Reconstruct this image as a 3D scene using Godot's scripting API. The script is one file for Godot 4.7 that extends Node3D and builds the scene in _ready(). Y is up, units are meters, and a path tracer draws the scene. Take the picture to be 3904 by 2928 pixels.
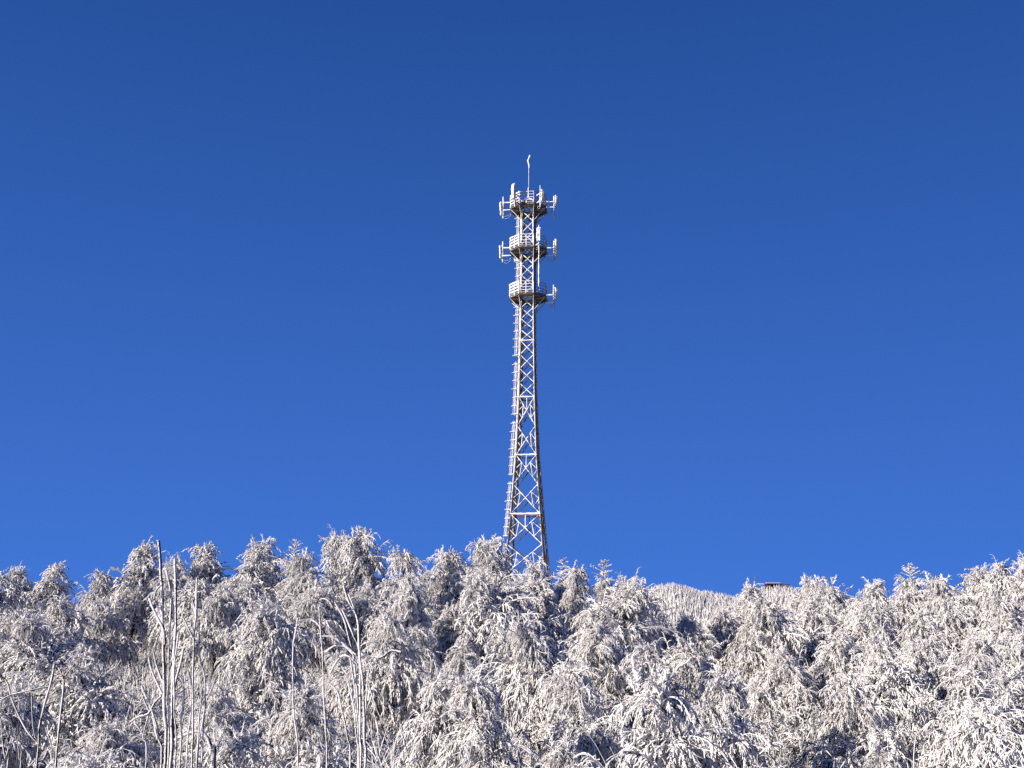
extends Node3D
# A rime-covered hillside under a clear sky, with a lattice telecom tower behind the trees.

const ORDINALS := ["first", "second", "third", "fourth", "fifth", "sixth", "seventh", "eighth", "ninth", "tenth", "eleventh", "twelfth", "thirteenth", "fourteenth", "fifteenth", "sixteenth", "seventeenth", "eighteenth", "nineteenth", "twentieth", "twenty-first", "twenty-second", "twenty-third", "twenty-fourth", "twenty-fifth", "twenty-sixth", "twenty-seventh", "twenty-eighth", "twenty-ninth", "thirtieth", "thirty-first", "thirty-second", "thirty-third", "thirty-fourth", "thirty-fifth", "thirty-sixth"]
# kind, variant, row on the slope, place in the row, x, z, height, width, turn
const PLANTS := [
	["lump", 1, "skyline", 0, -18.07, -36.00, 2.97, 2.48, 5.96],
	["lump", 0, "skyline", 1, -19.59, -41.56, 2.94, 1.81, 4.09],
	["lump", 1, "skyline", 2, -16.88, -38.12, 3.13, 1.75, 5.16],
	["lump", 0, "skyline", 3, -17.08, -43.69, 2.93, 1.81, 2.30],
	["lump", 1, "skyline", 4, -14.64, -40.25, 4.12, 1.94, 5.72],
	["lump", 0, "skyline", 5, -11.86, -36.81, 3.51, 1.61, 0.24],
	["lump", 1, "skyline", 6, -12.32, -42.37, 4.14, 2.34, 2.63],
	["lump", 0, "skyline", 7, -9.66, -38.93, 3.75, 1.97, 0.57],
	["weep", 3, "skyline", 8, -10.22, -44.50, 4.27, 1.74, 0.37],
	["con", 0, "skyline", 9, -8.55, -41.06, 4.11, 1.32, 0.78],
	["weep", 1, "skyline", 10, -7.01, -37.62, 3.50, 1.90, 3.96],
	["lump", 1, "skyline", 11, -7.04, -43.18, 4.71, 1.98, 3.63],
	["weep", 3, "skyline", 12, -5.34, -39.74, 4.60, 1.83, 0.31],
	["weep", 1, "skyline", 13, -3.85, -36.31, 3.85, 2.00, 0.29],
	["weep", 2, "skyline", 14, -3.23, -41.87, 3.00, 1.73, 1.82],
	["weep", 1, "skyline", 15, -2.07, -38.43, 3.77, 1.59, 3.40],
	["weep", 2, "skyline", 16, -1.69, -43.99, 4.33, 2.43, 3.52],
	["weep", 1, "skyline", 17, -0.38, -40.55, 3.93, 2.42, 0.65],
	["weep", 2, "skyline", 18, 0.56, -37.12, 3.42, 1.71, 2.34],
	["con", 1, "skyline", 19, 2.17, -42.68, 3.58, 1.57, 4.47],
	["weep", 0, "skyline", 20, 2.55, -39.24, 3.17, 1.44, 3.89],
	["con", 0, "skyline", 21, 3.99, -44.80, 3.56, 1.65, 4.27],
	["weep", 3, "skyline", 22, 4.93, -41.36, 2.74, 2.47, 4.88],
	["weep", 0, "skyline", 23, 8.35, -37.93, 2.46, 1.22, 3.68],
	["weep", 3, "skyline", 24, 12.26, -43.49, 2.82, 2.20, 2.27],
	["weep", 1, "skyline", 25, 12.53, -40.05, 2.83, 2.39, 4.99],
	["weep", 2, "skyline", 26, 12.63, -36.61, 2.50, 1.85, 0.51],
	["con", 2, "skyline", 27, 16.09, -42.17, 3.14, 2.04, 3.30],
	["weep", 3, "skyline", 28, 16.00, -38.74, 2.88, 1.78, 4.58],
	["weep", 2, "skyline", 29, 19.50, -44.30, 3.20, 2.14, 3.83],
	["weep", 0, "skyline", 30, 19.24, -40.86, 3.17, 2.25, 0.74],
	["weep", 3, "skyline", 31, 18.89, -37.42, 3.31, 2.24, 1.04],
	["lump", 0, "upper", 0, -13.38, -28.00, 2.00, 2.19, 0.95],
	["lump", 1, "upper", 1, -13.22, -31.00, 2.11, 1.85, 2.65],
	["lump", 0, "upper", 2, -12.61, -33.00, 2.02, 1.67, 4.80],
	["lump", 1, "upper", 3, -10.01, -32.00, 2.86, 2.21, 2.14],
	["weep", 2, "upper", 4, -8.72, -31.00, 2.61, 1.99, 3.73],
	["weep", 3, "upper", 5, -7.98, -33.00, 2.66, 2.12, 0.43],
	["weep", 0, "upper", 6, -5.66, -30.00, 2.61, 2.21, 5.94],
	["weep", 3, "upper", 7, -4.20, -31.00, 2.39, 1.99, 4.38],
	["weep", 0, "upper", 8, -2.97, -29.00, 2.67, 1.87, 0.38],
	["weep", 2, "upper", 9, -2.05, -33.00, 2.02, 1.37, 4.07],
	["weep", 3, "upper", 10, -1.04, -33.00, 3.10, 2.88, 1.79],
	["weep", 0, "upper", 11, 0.21, -34.00, 2.75, 2.50, 5.57],
	["weep", 2, "upper", 12, 2.62, -29.00, 2.83, 2.13, 0.14],
	["weep", 3, "upper", 13, 4.28, -31.00, 1.53, 1.85, 2.23],
	["weep", 0, "upper", 14, 5.20, -30.00, 1.56, 1.52, 3.10],
	["weep", 1, "upper", 15, 6.34, -31.00, 1.93, 1.71, 4.83],
	["weep", 2, "upper", 16, 6.96, -29.00, 2.34, 1.73, 4.64],
	["weep", 3, "upper", 17, 8.75, -31.00, 2.42, 2.14, 2.46],
	["weep", 0, "upper", 18, 9.85, -30.00, 2.33, 2.07, 0.51],
	["weep", 3, "upper", 19, 10.41, -28.00, 2.25, 1.54, 2.52],
	["weep", 2, "upper", 20, 12.90, -31.00, 2.07, 1.99, 5.55],
	["weep", 3, "upper", 21, 12.90, -28.00, 2.27, 2.06, 5.43],
	["weep", 2, "upper", 22, 14.95, -30.00, 2.12, 1.93, 4.44],
	["lump", 0, "middle", 0, -8.61, -19.00, 2.25, 2.18, 4.29],
	["lump", 1, "middle", 1, -6.61, -16.50, 1.73, 1.29, 6.02],
	["cane", 0, "middle", 2, -6.25, -18.00, 0.63, 1.41, 0.52],
	["cane", 1, "middle", 3, -5.55, -19.00, 0.79, 1.57, 1.46],
	["mound", 0, "middle", 4, -3.91, -17.50, 2.69, 1.45, 0.08],
	["mound", 2, "middle", 5, -3.42, -23.00, 1.39, 1.16, 1.15],
	["weep", 3, "middle", 6, -2.32, -21.00, 2.36, 1.74, 0.03],
	["weep", 0, "middle", 7, -0.88, -21.00, 1.65, 1.25, 3.36],
	["weep", 2, "middle", 8, -0.21, -22.50, 1.80, 1.65, 5.99],
	["mound", 0, "middle", 9, 0.79, -19.00, 2.25, 1.57, 5.40],
	["weep", 0, "middle", 10, 1.97, -22.00, 1.89, 1.72, 2.87],
	["mound", 2, "middle", 11, 2.57, -20.00, 1.73, 1.47, 5.01],
	["mound", 1, "middle", 12, 3.74, -22.00, 1.78, 1.72, 2.50],
	["mound", 2, "middle", 13, 5.35, -21.00, 1.60, 1.64, 0.65],
	["weep", 3, "middle", 14, 6.50, -22.00, 1.80, 1.82, 0.39],
	["weep", 0, "middle", 15, 6.65, -19.50, 2.01, 1.61, 6.19],
	["weep", 3, "middle", 16, 8.50, -22.00, 1.56, 1.72, 1.02],
	["weep", 2, "middle", 17, 8.53, -20.00, 1.83, 1.65, 3.77],
	["weep", 0, "middle", 18, 10.20, -21.50, 1.56, 1.78, 0.00],
	["mound", 0, "lower", 0, -6.53, -14.00, 1.63, 1.29, 3.37],
	["mound", 1, "lower", 1, -4.78, -13.00, 1.23, 1.20, 3.86],
	["shrub", 0, "lower", 2, -4.86, -15.50, 1.20, 1.42, 5.49],
	["mound", 2, "lower", 3, -3.80, -14.50, 1.46, 1.27, 2.36],
	["mound", 0, "lower", 4, -2.80, -14.00, 1.52, 1.29, 1.58],
	["cane", 2, "lower", 5, -2.11, -15.00, 1.32, 1.38, 3.78],
	["cane", 1, "lower", 6, -1.34, -14.00, 1.50, 1.16, 0.77],
	["mound", 1, "lower", 7, -0.84, -13.20, 2.04, 0.97, 6.24],
	["mound", 2, "lower", 8, -0.17, -12.60, 2.09, 0.98, 3.02],
	["shrub", 1, "lower", 9, 0.38, -15.00, 1.70, 1.31, 0.54],
	["mound", 0, "lower", 10, 0.94, -14.00, 1.99, 1.35, 4.71],
	["shrub", 2, "lower", 11, 1.78, -15.50, 1.58, 1.57, 1.66],
	["mound", 2, "lower", 12, 2.18, -13.20, 1.90, 1.33, 1.01],
	["cane", 0, "lower", 13, 3.23, -14.60, 0.94, 1.48, 1.29],
	["shrub", 0, "lower", 14, 4.39, -16.00, 1.27, 1.54, 2.27],
	["mound", 0, "lower", 15, 4.75, -14.50, 1.67, 1.47, 3.41],
	["shrub", 1, "lower", 16, 6.06, -16.00, 1.57, 1.54, 4.76],
	["mound", 1, "lower", 17, 6.13, -14.20, 1.72, 1.44, 6.15],
	["mound", 0, "lower", 18, 7.43, -15.50, 1.69, 1.50, 4.37],
	["shrub", 2, "front", 0, -4.71, -10.50, 1.42, 1.50, 3.26],
	["mound", 1, "front", 1, -3.68, -8.80, 1.37, 1.21, 2.23],
	["mound", 0, "front", 2, -3.65, -9.50, 1.41, 1.18, 3.35],
	["cane", 2, "front", 3, -3.56, -10.80, 1.26, 1.24, 2.07],
	["mound", 1, "front", 4, -2.78, -10.20, 1.55, 1.27, 3.85],
	["cane", 0, "front", 5, -2.36, -11.00, 1.41, 1.26, 5.06],
	["shrub", 1, "front", 6, -1.66, -8.80, 1.30, 1.21, 4.65],
	["mound", 0, "front", 7, -1.57, -10.00, 1.52, 1.29, 1.26],
	["cane", 1, "front", 8, -1.11, -11.00, 1.57, 1.37, 2.23],
	["cane", 0, "front", 9, -0.42, -10.30, 1.48, 1.18, 6.22],
	["cane", 1, "front", 10, -0.36, -8.80, 1.28, 1.21, 2.97],
	["mound", 1, "front", 11, 0.20, -10.80, 1.50, 1.24, 4.35],
	["shrub", 2, "front", 12, 0.51, -8.90, 1.42, 1.23, 2.81],
	["cane", 2, "front", 13, 0.79, -10.00, 1.81, 1.24, 6.21],
	["mound", 2, "front", 14, 1.25, -9.30, 2.37, 1.24, 0.51],
	["mound", 0, "front", 15, 1.51, -8.80, 1.56, 1.21, 1.43],
	["cane", 0, "front", 16, 2.10, -10.60, 1.45, 1.36, 2.12],
	["cane", 1, "front", 17, 2.80, -11.20, 1.45, 1.65, 3.92],
	["cane", 2, "front", 18, 2.91, -10.00, 1.50, 1.38, 5.28],
	["mound", 1, "front", 19, 3.63, -10.80, 1.52, 1.29, 5.71],
	["shrub", 1, "front", 20, 3.26, -8.90, 1.52, 1.23, 5.02],
	["cane", 0, "front", 21, 3.97, -10.30, 1.77, 1.42, 5.24],
	["mound", 0, "front", 22, 3.78, -8.80, 1.41, 1.21, 5.72],
	["mound", 2, "front", 23, 4.86, -11.00, 1.58, 1.52, 4.71],
	["shrub", 2, "front", 24, 4.87, -10.00, 1.59, 1.29, 5.59],
]
const STALKS_TALL := [
	[0.0108, [-0.191, 3.089, 0.114, -0.147, 2.794, 0.120, -0.112, 2.423, 0.111, -0.077, 2.062, 0.110, -0.046, 1.712, 0.133, -0.075, -0.032, 0.153]],
	[0.0079, [-0.128, 2.908, 0.117, -0.067, 2.608, 0.086, -0.043, 2.241, 0.107, -0.019, 1.707, 0.092, -0.020, -0.037, 0.101]],
	[0.0088, [-0.069, 2.972, 0.148, -0.041, 2.608, 0.139, -0.030, 2.334, 0.153, -0.022, 2.020, 0.144, -0.009, 1.714, 0.147, -0.035, -0.030, 0.162]],
	[0.0079, [-0.208, 2.733, 0.150, -0.164, 2.645, 0.162, -0.101, 2.553, 0.172, -0.100, 2.461, 0.139]],
	[0.0059, [-0.178, 2.728, 0.155, -0.176, 2.784, 0.145, -0.141, 2.822, 0.139]],
	[0.0069, [-0.006, 2.870, -0.111, 0.011, 2.656, -0.090, 0.003, 2.484, -0.106, 0.020, 2.230, -0.092, 0.043, 1.679, -0.112, 0.066, -0.064, -0.136]],
	[0.0059, [-0.062, 2.618, -0.080, -0.023, 2.541, -0.083, 0.004, 2.484, -0.113]],
	[0.0069, [-0.020, 2.733, -0.092, -0.001, 2.675, -0.099, 0.016, 2.618, -0.086]],
	[0.0049, [0.056, 2.608, 0.001, 0.082, 2.374, 0.003, 0.123, 2.216, -0.007, 0.128, 1.871, -0.007, 0.127, 1.691, -0.019, 0.138, -0.053, 0.006]],
	[0.0069, [-0.242, 2.373, -0.017, -0.219, 2.299, -0.023, -0.141, 2.161, -0.010]],
	[0.0069, [-0.206, 2.407, 0.010, -0.185, 2.317, -0.018, -0.144, 2.225, -0.022]],
	[0.0079, [-0.328, 2.197, -0.181, -0.284, 2.102, -0.187, -0.230, 2.011, -0.167, -0.197, 1.851, -0.191, -0.170, 1.669, -0.181, -0.183, -0.073, -0.207]],
	[0.0088, [-0.383, 1.981, -0.192, -0.339, 2.013, -0.198, -0.269, 2.030, -0.162, -0.245, 2.093, -0.190, -0.194, 2.141, -0.174]],
	[0.0049, [-0.159, 2.048, 0.162, -0.187, 1.905, 0.143, -0.159, 1.713, 0.139, -0.186, -0.031, 0.146]],
	[0.0079, [0.029, 2.434, 0.172, 0.005, 2.333, 0.145, -0.007, 2.244, 0.160, -0.032, 2.108, 0.138]],
	[0.0049, [0.126, 2.247, -0.212, 0.096, 2.165, -0.231, 0.075, 2.082, -0.204, 0.054, 1.851, -0.195, 0.042, 1.664, -0.215, 0.013, -0.077, -0.234]],
	[0.0059, [-0.006, 2.265, 0.036, 0.013, 2.147, 0.054, 0.009, 1.968, 0.059, 0.009, 1.698, 0.026, -0.002, -0.047, 0.053]],
	[0.0137, [-0.131, 1.844, -0.170, -0.049, 1.894, -0.173, 0.055, 1.927, -0.175, 0.109, 1.889, -0.180, 0.145, 1.797, -0.178, 0.163, 1.670, -0.177, 0.171, -0.072, -0.150]],
	[0.0059, [-0.310, 2.122, -0.175, -0.275, 2.057, -0.172, -0.245, 2.000, -0.183, -0.200, 1.882, -0.164]],
	[0.0069, [-0.102, 2.739, 0.068, -0.089, 2.515, 0.087, -0.078, 2.240, 0.086, -0.036, 1.709, 0.107, -0.041, -0.035, 0.112]],
	[0.0059, [0.005, 2.535, 0.207, -0.009, 2.336, 0.206, 0.018, 2.071, 0.229, 0.037, 1.722, 0.206, 0.035, -0.021, 0.217]],
	[0.0049, [0.031, 2.302, 0.057, 0.056, 2.220, 0.055, 0.071, 2.059, 0.084, 0.063, 1.705, 0.082, 0.074, -0.039, 0.110]],
	[0.0059, [-0.182, 2.683, 0.075, -0.159, 2.664, 0.067, -0.151, 2.617, 0.061]],
	[0.0049, [0.132, 2.195, 0.085, 0.126, 2.015, 0.087, 0.128, 1.706, 0.084, 0.134, -0.038, 0.072]],
]
const STALKS_TALL_BASE := Vector3(-2.017, -0.999, -6.600)
const STALKS_BENT := [
	[0.0102, [-0.049, 2.737, 0.114, 0.001, 2.617, 0.120, 0.058, 2.510, 0.111, 0.076, 2.297, 0.110, 0.115, 2.037, 0.133, 0.137, 1.698, 0.135, 0.143, 1.472, 0.102, 0.129, -0.043, 0.086]],
	[0.0090, [-0.154, 2.623, -0.217, -0.095, 2.511, -0.232, -0.041, 2.344, -0.217, -0.002, 2.178, -0.224, 0.049, 1.747, -0.204, 0.063, 1.427, -0.223, 0.085, -0.064, -0.222]],
	[0.0079, [-0.090, 2.577, -0.113, -0.001, 2.401, -0.089, 0.046, 2.237, -0.116, 0.070, 1.703, -0.110, 0.081, 1.445, -0.098, 0.053, -0.056, -0.076]],
	[0.0124, [-0.284, 2.384, -0.105, -0.174, 2.389, -0.115, -0.083, 2.346, -0.121, -0.000, 2.269, -0.115]],
	[0.0090, [-0.199, 2.280, -0.123, -0.135, 2.324, -0.102, -0.047, 2.313, -0.118, 0.024, 2.259, -0.104]],
	[0.0079, [-0.165, 2.128, -0.124, -0.112, 2.226, -0.121, -0.041, 2.259, -0.090, 0.034, 2.194, -0.092]],
	[0.0102, [0.064, 2.281, -0.095, 0.134, 2.247, -0.125, 0.215, 2.248, -0.104, 0.269, 2.291, -0.111, 0.350, 2.281, -0.098]],
	[0.0079, [-0.152, 2.071, 0.001, -0.083, 2.007, 0.003, -0.047, 1.870, -0.007, -0.008, 1.714, -0.007, 0.021, 1.455, -0.019, 0.032, -0.051, 0.006]],
	[0.0068, [-0.048, 2.093, -0.176, 0.005, 1.911, -0.164, 0.037, 1.700, -0.143, 0.053, 1.434, -0.171, 0.081, -0.061, -0.147]],
	[0.0068, [-0.401, 2.521, -0.039, -0.408, 2.402, -0.019, -0.425, 2.293, -0.044, -0.397, 1.868, -0.033, -0.348, 1.455, -0.022, -0.374, -0.066, -0.001]],
	[0.0079, [-0.421, 2.499, -0.199, -0.347, 2.511, -0.228, -0.273, 2.466, -0.212, -0.244, 2.344, -0.202, -0.218, 1.961, -0.207, -0.177, 1.427, -0.226, -0.154, -0.071, -0.254]],
	[0.0068, [-0.009, 2.240, -0.032, 0.028, 2.025, -0.059, 0.063, 1.710, -0.044, 0.074, 1.449, -0.066, 0.103, -0.054, -0.065]],
	[0.0057, [0.132, 2.184, -0.070, 0.117, 2.079, -0.043, 0.114, 1.868, -0.033, 0.113, 1.740, -0.054]],
	[0.0057, [-0.246, 2.598, -0.032, -0.236, 2.467, -0.038, -0.214, 2.293, -0.047]],
	[0.0057, [0.222, 1.824, -0.055, 0.178, 1.920, -0.037, 0.130, 2.058, -0.032]],
	[0.0068, [-0.041, 2.687, -0.065, 0.011, 2.576, -0.043, 0.046, 2.423, -0.069]],
]
const STALKS_BENT_BASE := Vector3(-1.151, -0.900, -7.600)
const SAPLING := [
	[0.0062, [0.086, 2.282, 0.061, 0.076, 2.162, 0.068, 0.045, 2.020, 0.059, 0.032, 1.941, 0.058, 0.049, 1.848, 0.080, 0.050, 1.720, 0.082, 0.070, -0.036, 0.068]],
	[0.0062, [0.133, 2.227, 0.044, 0.149, 2.109, 0.065, 0.142, 1.997, 0.050, 0.143, 1.890, 0.065, 0.143, 1.717, 0.058, 0.122, -0.040, 0.066]],
	[0.0045, [0.094, 2.263, 0.049, 0.122, 2.233, 0.063, 0.139, 2.197, 0.054]],
	[0.0036, [0.194, 2.277, 0.057, 0.183, 2.247, 0.081, 0.145, 2.210, 0.053]],
	[0.0045, [-0.200, 2.077, 0.060, -0.138, 2.109, 0.072, -0.034, 2.132, 0.083, 0.077, 2.156, 0.049]],
	[0.0036, [-0.130, 2.089, 0.065, -0.044, 2.099, 0.055, 0.050, 2.105, 0.049]],
	[0.0054, [-0.218, 2.214, 0.055, -0.176, 2.178, 0.047, -0.133, 2.091, 0.068, -0.084, 1.989, 0.052, -0.023, 1.912, 0.066, 0.024, 1.857, 0.046]],
	[0.0036, [-0.034, 2.116, 0.049, -0.004, 2.009, 0.080, 0.015, 1.909, 0.078, 0.041, 1.856, 0.075]],
	[0.0045, [-0.259, 1.957, -0.109, -0.246, 1.844, -0.117, -0.210, 1.748, -0.104, -0.198, 1.685, -0.112, -0.204, -0.069, -0.121]],
	[0.0036, [-0.137, 1.894, -0.024, -0.121, 1.840, -0.037, -0.094, 1.740, -0.028, -0.091, 1.686, -0.038, -0.069, -0.056, -0.008]],
	[0.0054, [-0.037, 1.723, -0.027, 0.001, 1.756, -0.007, 0.026, 1.748, -0.035, 0.047, 1.800, -0.039]],
	[0.0036, [0.076, 1.937, -0.037, 0.078, 1.881, -0.023, 0.071, 1.836, -0.029, 0.113, 1.825, -0.009]],
	[0.0027, [0.006, 1.923, -0.083, 0.041, 1.853, -0.071, 0.067, 1.779, -0.062, 0.066, 1.696, -0.094, 0.095, -0.066, -0.118]],
]
const SAPLING_BASE := Vector3(-2.637, -0.907, -6.000)

var rng := RandomNumberGenerator.new()
var frost: StandardMaterial3D
var crust: StandardMaterial3D
var bark: StandardMaterial3D
var steel: StandardMaterial3D
var WIND := Vector3(-0.82, 0.14, 0.55).normalized()     # the side the rime has grown on
var names_used := {}


class Mesher:
	var v := PackedVector3Array()
	var n := PackedVector3Array()
	var c := PackedColorArray()
	var i := PackedInt32Array()

	func tube(pts: PackedVector3Array, rad: PackedFloat32Array, sides: int, col: Color) -> void:
		var m := pts.size()
		var b := v.size()
		for k in m:
			var t: Vector3 = (pts[mini(k + 1, m - 1)] - pts[maxi(k - 1, 0)]).normalized()
			var u := t.cross(Vector3(0.31, 0.11, 0.94)).normalized()
			var w := t.cross(u)
			var p := pts[k]
			var r := rad[k]
			for s in sides:
				var a := TAU * s / sides
				var o := u * cos(a) + w * sin(a)
				v.append(p + o * r)
				n.append(o)
				c.append(col)
		for k in m - 1:
			for s in sides:
				var p0 := b + k * sides + s
				var p1 := b + k * sides + (s + 1) % sides
				i.append(p0); i.append(p0 + sides); i.append(p1)
				i.append(p1); i.append(p0 + sides); i.append(p1 + sides)
		# closed ends
		for e in 2:
			var k := 0 if e == 0 else m - 1
			var t: Vector3 = (pts[0] - pts[1]).normalized() if e == 0 else (pts[m - 1] - pts[m - 2]).normalized()
			var cv := v.size()
			v.append(pts[k] + t * rad[k] * 0.6); n.append(t); c.append(col)
			for s in sides:
				var p0 := b + k * sides + s
				var p1 := b + k * sides + (s + 1) % sides
				if e == 0:
					i.append(p0); i.append(p1); i.append(cv)
				else:
					i.append(p0); i.append(cv); i.append(p1)

	# a thin three-sided twig, open at the ends, tapering to a point
	func twig(p: Vector3, d: Vector3, step: float, m: int, droop: float, wob: float, r: float, tip: float, col: Color, rng: RandomNumberGenerator) -> void:
		var b := v.size()
		for k in m + 1:
			var u := d.cross(Vector3(0.31, 0.11, 0.94)).normalized()
			var w := d.cross(u)
			var f := float(k) / m
			var rr := lerpf(r, r * tip, f * f) * rng.randf_range(0.72, 1.3)
			var o1 := w * 0.866 - u * 0.5
			var o2 := -w * 0.866 - u * 0.5
			v.append(p + u * rr); v.append(p + o1 * rr); v.append(p + o2 * rr)
			n.append(u); n.append(o1); n.append(o2)
			c.append(col); c.append(col); c.append(col)
			p += d * step
			d.y -= droop
			d.x += rng.randf_range(-wob, wob)
			d.z += rng.randf_range(-wob, wob)
			d = d.normalized()
		for k in m:
			var q := b + k * 3
			i.append(q); i.append(q + 3); i.append(q + 1); i.append(q + 1); i.append(q + 3); i.append(q + 4)
			i.append(q + 1); i.append(q + 4); i.append(q + 2); i.append(q + 2); i.append(q + 4); i.append(q + 5)
			i.append(q + 2); i.append(q + 5); i.append(q); i.append(q); i.append(q + 5); i.append(q + 3)
		var e := b + m * 3
		i.append(e); i.append(e + 2); i.append(e + 1)

	func quad(a: Vector3, b: Vector3, cc: Vector3, d: Vector3, col: Color) -> void:
		var nn := (cc - a).cross(b - a).normalized()
		var q := v.size()
		for p in [a, b, cc, d]:
			v.append(p); n.append(nn); c.append(col)
		i.append(q); i.append(q + 1); i.append(q + 2); i.append(q); i.append(q + 2); i.append(q + 3)

	# a bar of rectangular section from a to b
	func bar(a: Vector3, b: Vector3, hu: float, hw: float, col: Color, up := Vector3.UP) -> void:
		var t := (b - a).normalized()
		if absf(t.dot(up)) > 0.97:
			up = Vector3(0, 0, 1)
		var u := t.cross(up).normalized()
		var w := u.cross(t)
		var q := []
		for e in [a, b]:
			for s in [Vector2(-1, -1), Vector2(1, -1), Vector2(1, 1), Vector2(-1, 1)]:
				q.append(e + u * s.x * hu + w * s.y * hw)
		for k in 4:
			var k2 := (k + 1) % 4
			quad(q[k], q[k2], q[k2 + 4], q[k + 4], col)
		quad(q[3], q[2], q[1], q[0], col)
		quad(q[4], q[5], q[6], q[7], col)

	func arrays() -> Array:
		var a := []
		a.resize(Mesh.ARRAY_MAX)
		a[Mesh.ARRAY_VERTEX] = v
		a[Mesh.ARRAY_NORMAL] = n
		a[Mesh.ARRAY_COLOR] = c
		a[Mesh.ARRAY_INDEX] = i
		return a


func commit(called: String, st: Mesher, mat: Material, parent: Node, second: Mesher = null, mat2: Material = null) -> MeshInstance3D:
	var m := ArrayMesh.new()
	m.add_surface_from_arrays(Mesh.PRIMITIVE_TRIANGLES, st.arrays())
	m.surface_set_material(0, mat)
	if second != null and second.v.size() > 0:
		m.add_surface_from_arrays(Mesh.PRIMITIVE_TRIANGLES, second.arrays())
		m.surface_set_material(1, mat2)
	var o := MeshInstance3D.new()
	o.mesh = m
	o.name = called
	parent.add_child(o, true)
	return o


func numbered(called: String) -> String:
	var k: int = names_used.get(called, 0)
	names_used[called] = k + 1
	return called if k == 0 else "%s_%03d" % [called, k]


func thing(called: String, label: String, category: String, at: Vector3, group := "") -> Node3D:
	var o := Node3D.new()
	o.name = numbered(called)
	add_child(o)
	o.position = at
	o.set_meta("label", label)
	o.set_meta("category", category)
	if group != "":
		o.set_meta("group", group)
	return o


func r(a: float, b: float) -> float:
	return rng.randf_range(a, b)


func sph(az: float, el: float) -> Vector3:
	return Vector3(cos(az) * cos(el), sin(el), sin(az) * cos(el))


func white() -> Color:
	var k := r(0.79, 0.91)
	return Color(k, k * r(0.985, 1.0), k * r(0.97, 1.0))


func dark() -> Color:
	var k := r(0.035, 0.075)
	return Color(k * 1.08, k, k * 0.95)


func some(p_dark: float) -> Color:
	return dark() if rng.randf() < p_dark else white()


func grow(p: Vector3, d: Vector3, length: float, m: int, droop: float, wob: float) -> PackedVector3Array:
	var out := PackedVector3Array()
	var step := length / m
	for k in m + 1:
		out.append(p)
		p += d * step
		d = (d + Vector3(r(-wob, wob), -droop + r(-wob, wob) * 0.4, r(-wob, wob))).normalized()
	return out


func taper(m: int, a: float, b: float, lump := 0.0) -> PackedFloat32Array:
	var out := PackedFloat32Array()
	for k in m:
		out.append(lerpf(a, b, float(k) / (m - 1)) * (1.0 + r(-lump, lump)))
	return out


func along(pts: PackedVector3Array, s: float) -> Vector3:
	var q := s * (pts.size() - 1)
	var k := mini(int(q), pts.size() - 2)
	return pts[k].lerp(pts[k + 1], q - k)


func heading(pts: PackedVector3Array, s: float) -> Vector3:
	var k := mini(int(s * (pts.size() - 1)), pts.size() - 2)
	return (pts[k + 1] - pts[k]).normalized()


func smooth(a: float, b: float, x: float) -> float:
	var t := clampf((x - a) / (b - a), 0, 1)
	return t * t * (3 - 2 * t)


func ground_height(x: float, z: float) -> float:
	var d := -z
	var h := -1.1 * smooth(0.5, 8, d) + 0.052 * (clampf(d, 9, 50) - 9)
	if d > 7:
		h += (0.12 * sin(x * 0.7 + d * 0.35) + 0.08 * sin(x * 1.3 - d * 0.6 + 1.0)) * (1.0 - smooth(90, 130, d))
	h -= 27.0 * smooth(96, 300, d)
	if d > 250:
		var ridge := 33.0 + 13.5 * exp(-pow((x - 108) / 30.0, 2)) + 12.5 * exp(-pow((x - 178) / 26.0, 2)) + 6.0 * exp(-pow((x - 300) / 70.0, 2)) + 4.0 * sin(x * 0.021 + 1.0) * (1.0 - exp(-pow((x - 140) / 120.0, 2)))
		ridge += 1.4 * sin(x * 0.19 + d * 0.02)
		h += ridge * exp(-pow((d - 700.0) / (170.0 if d < 700.0 else 260.0), 2))
	return h


# ---------------------------------------------------------------- plants: each maker returns {trunk, branches, crown} as meshes under a Node3D, natural height and width in metres

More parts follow.
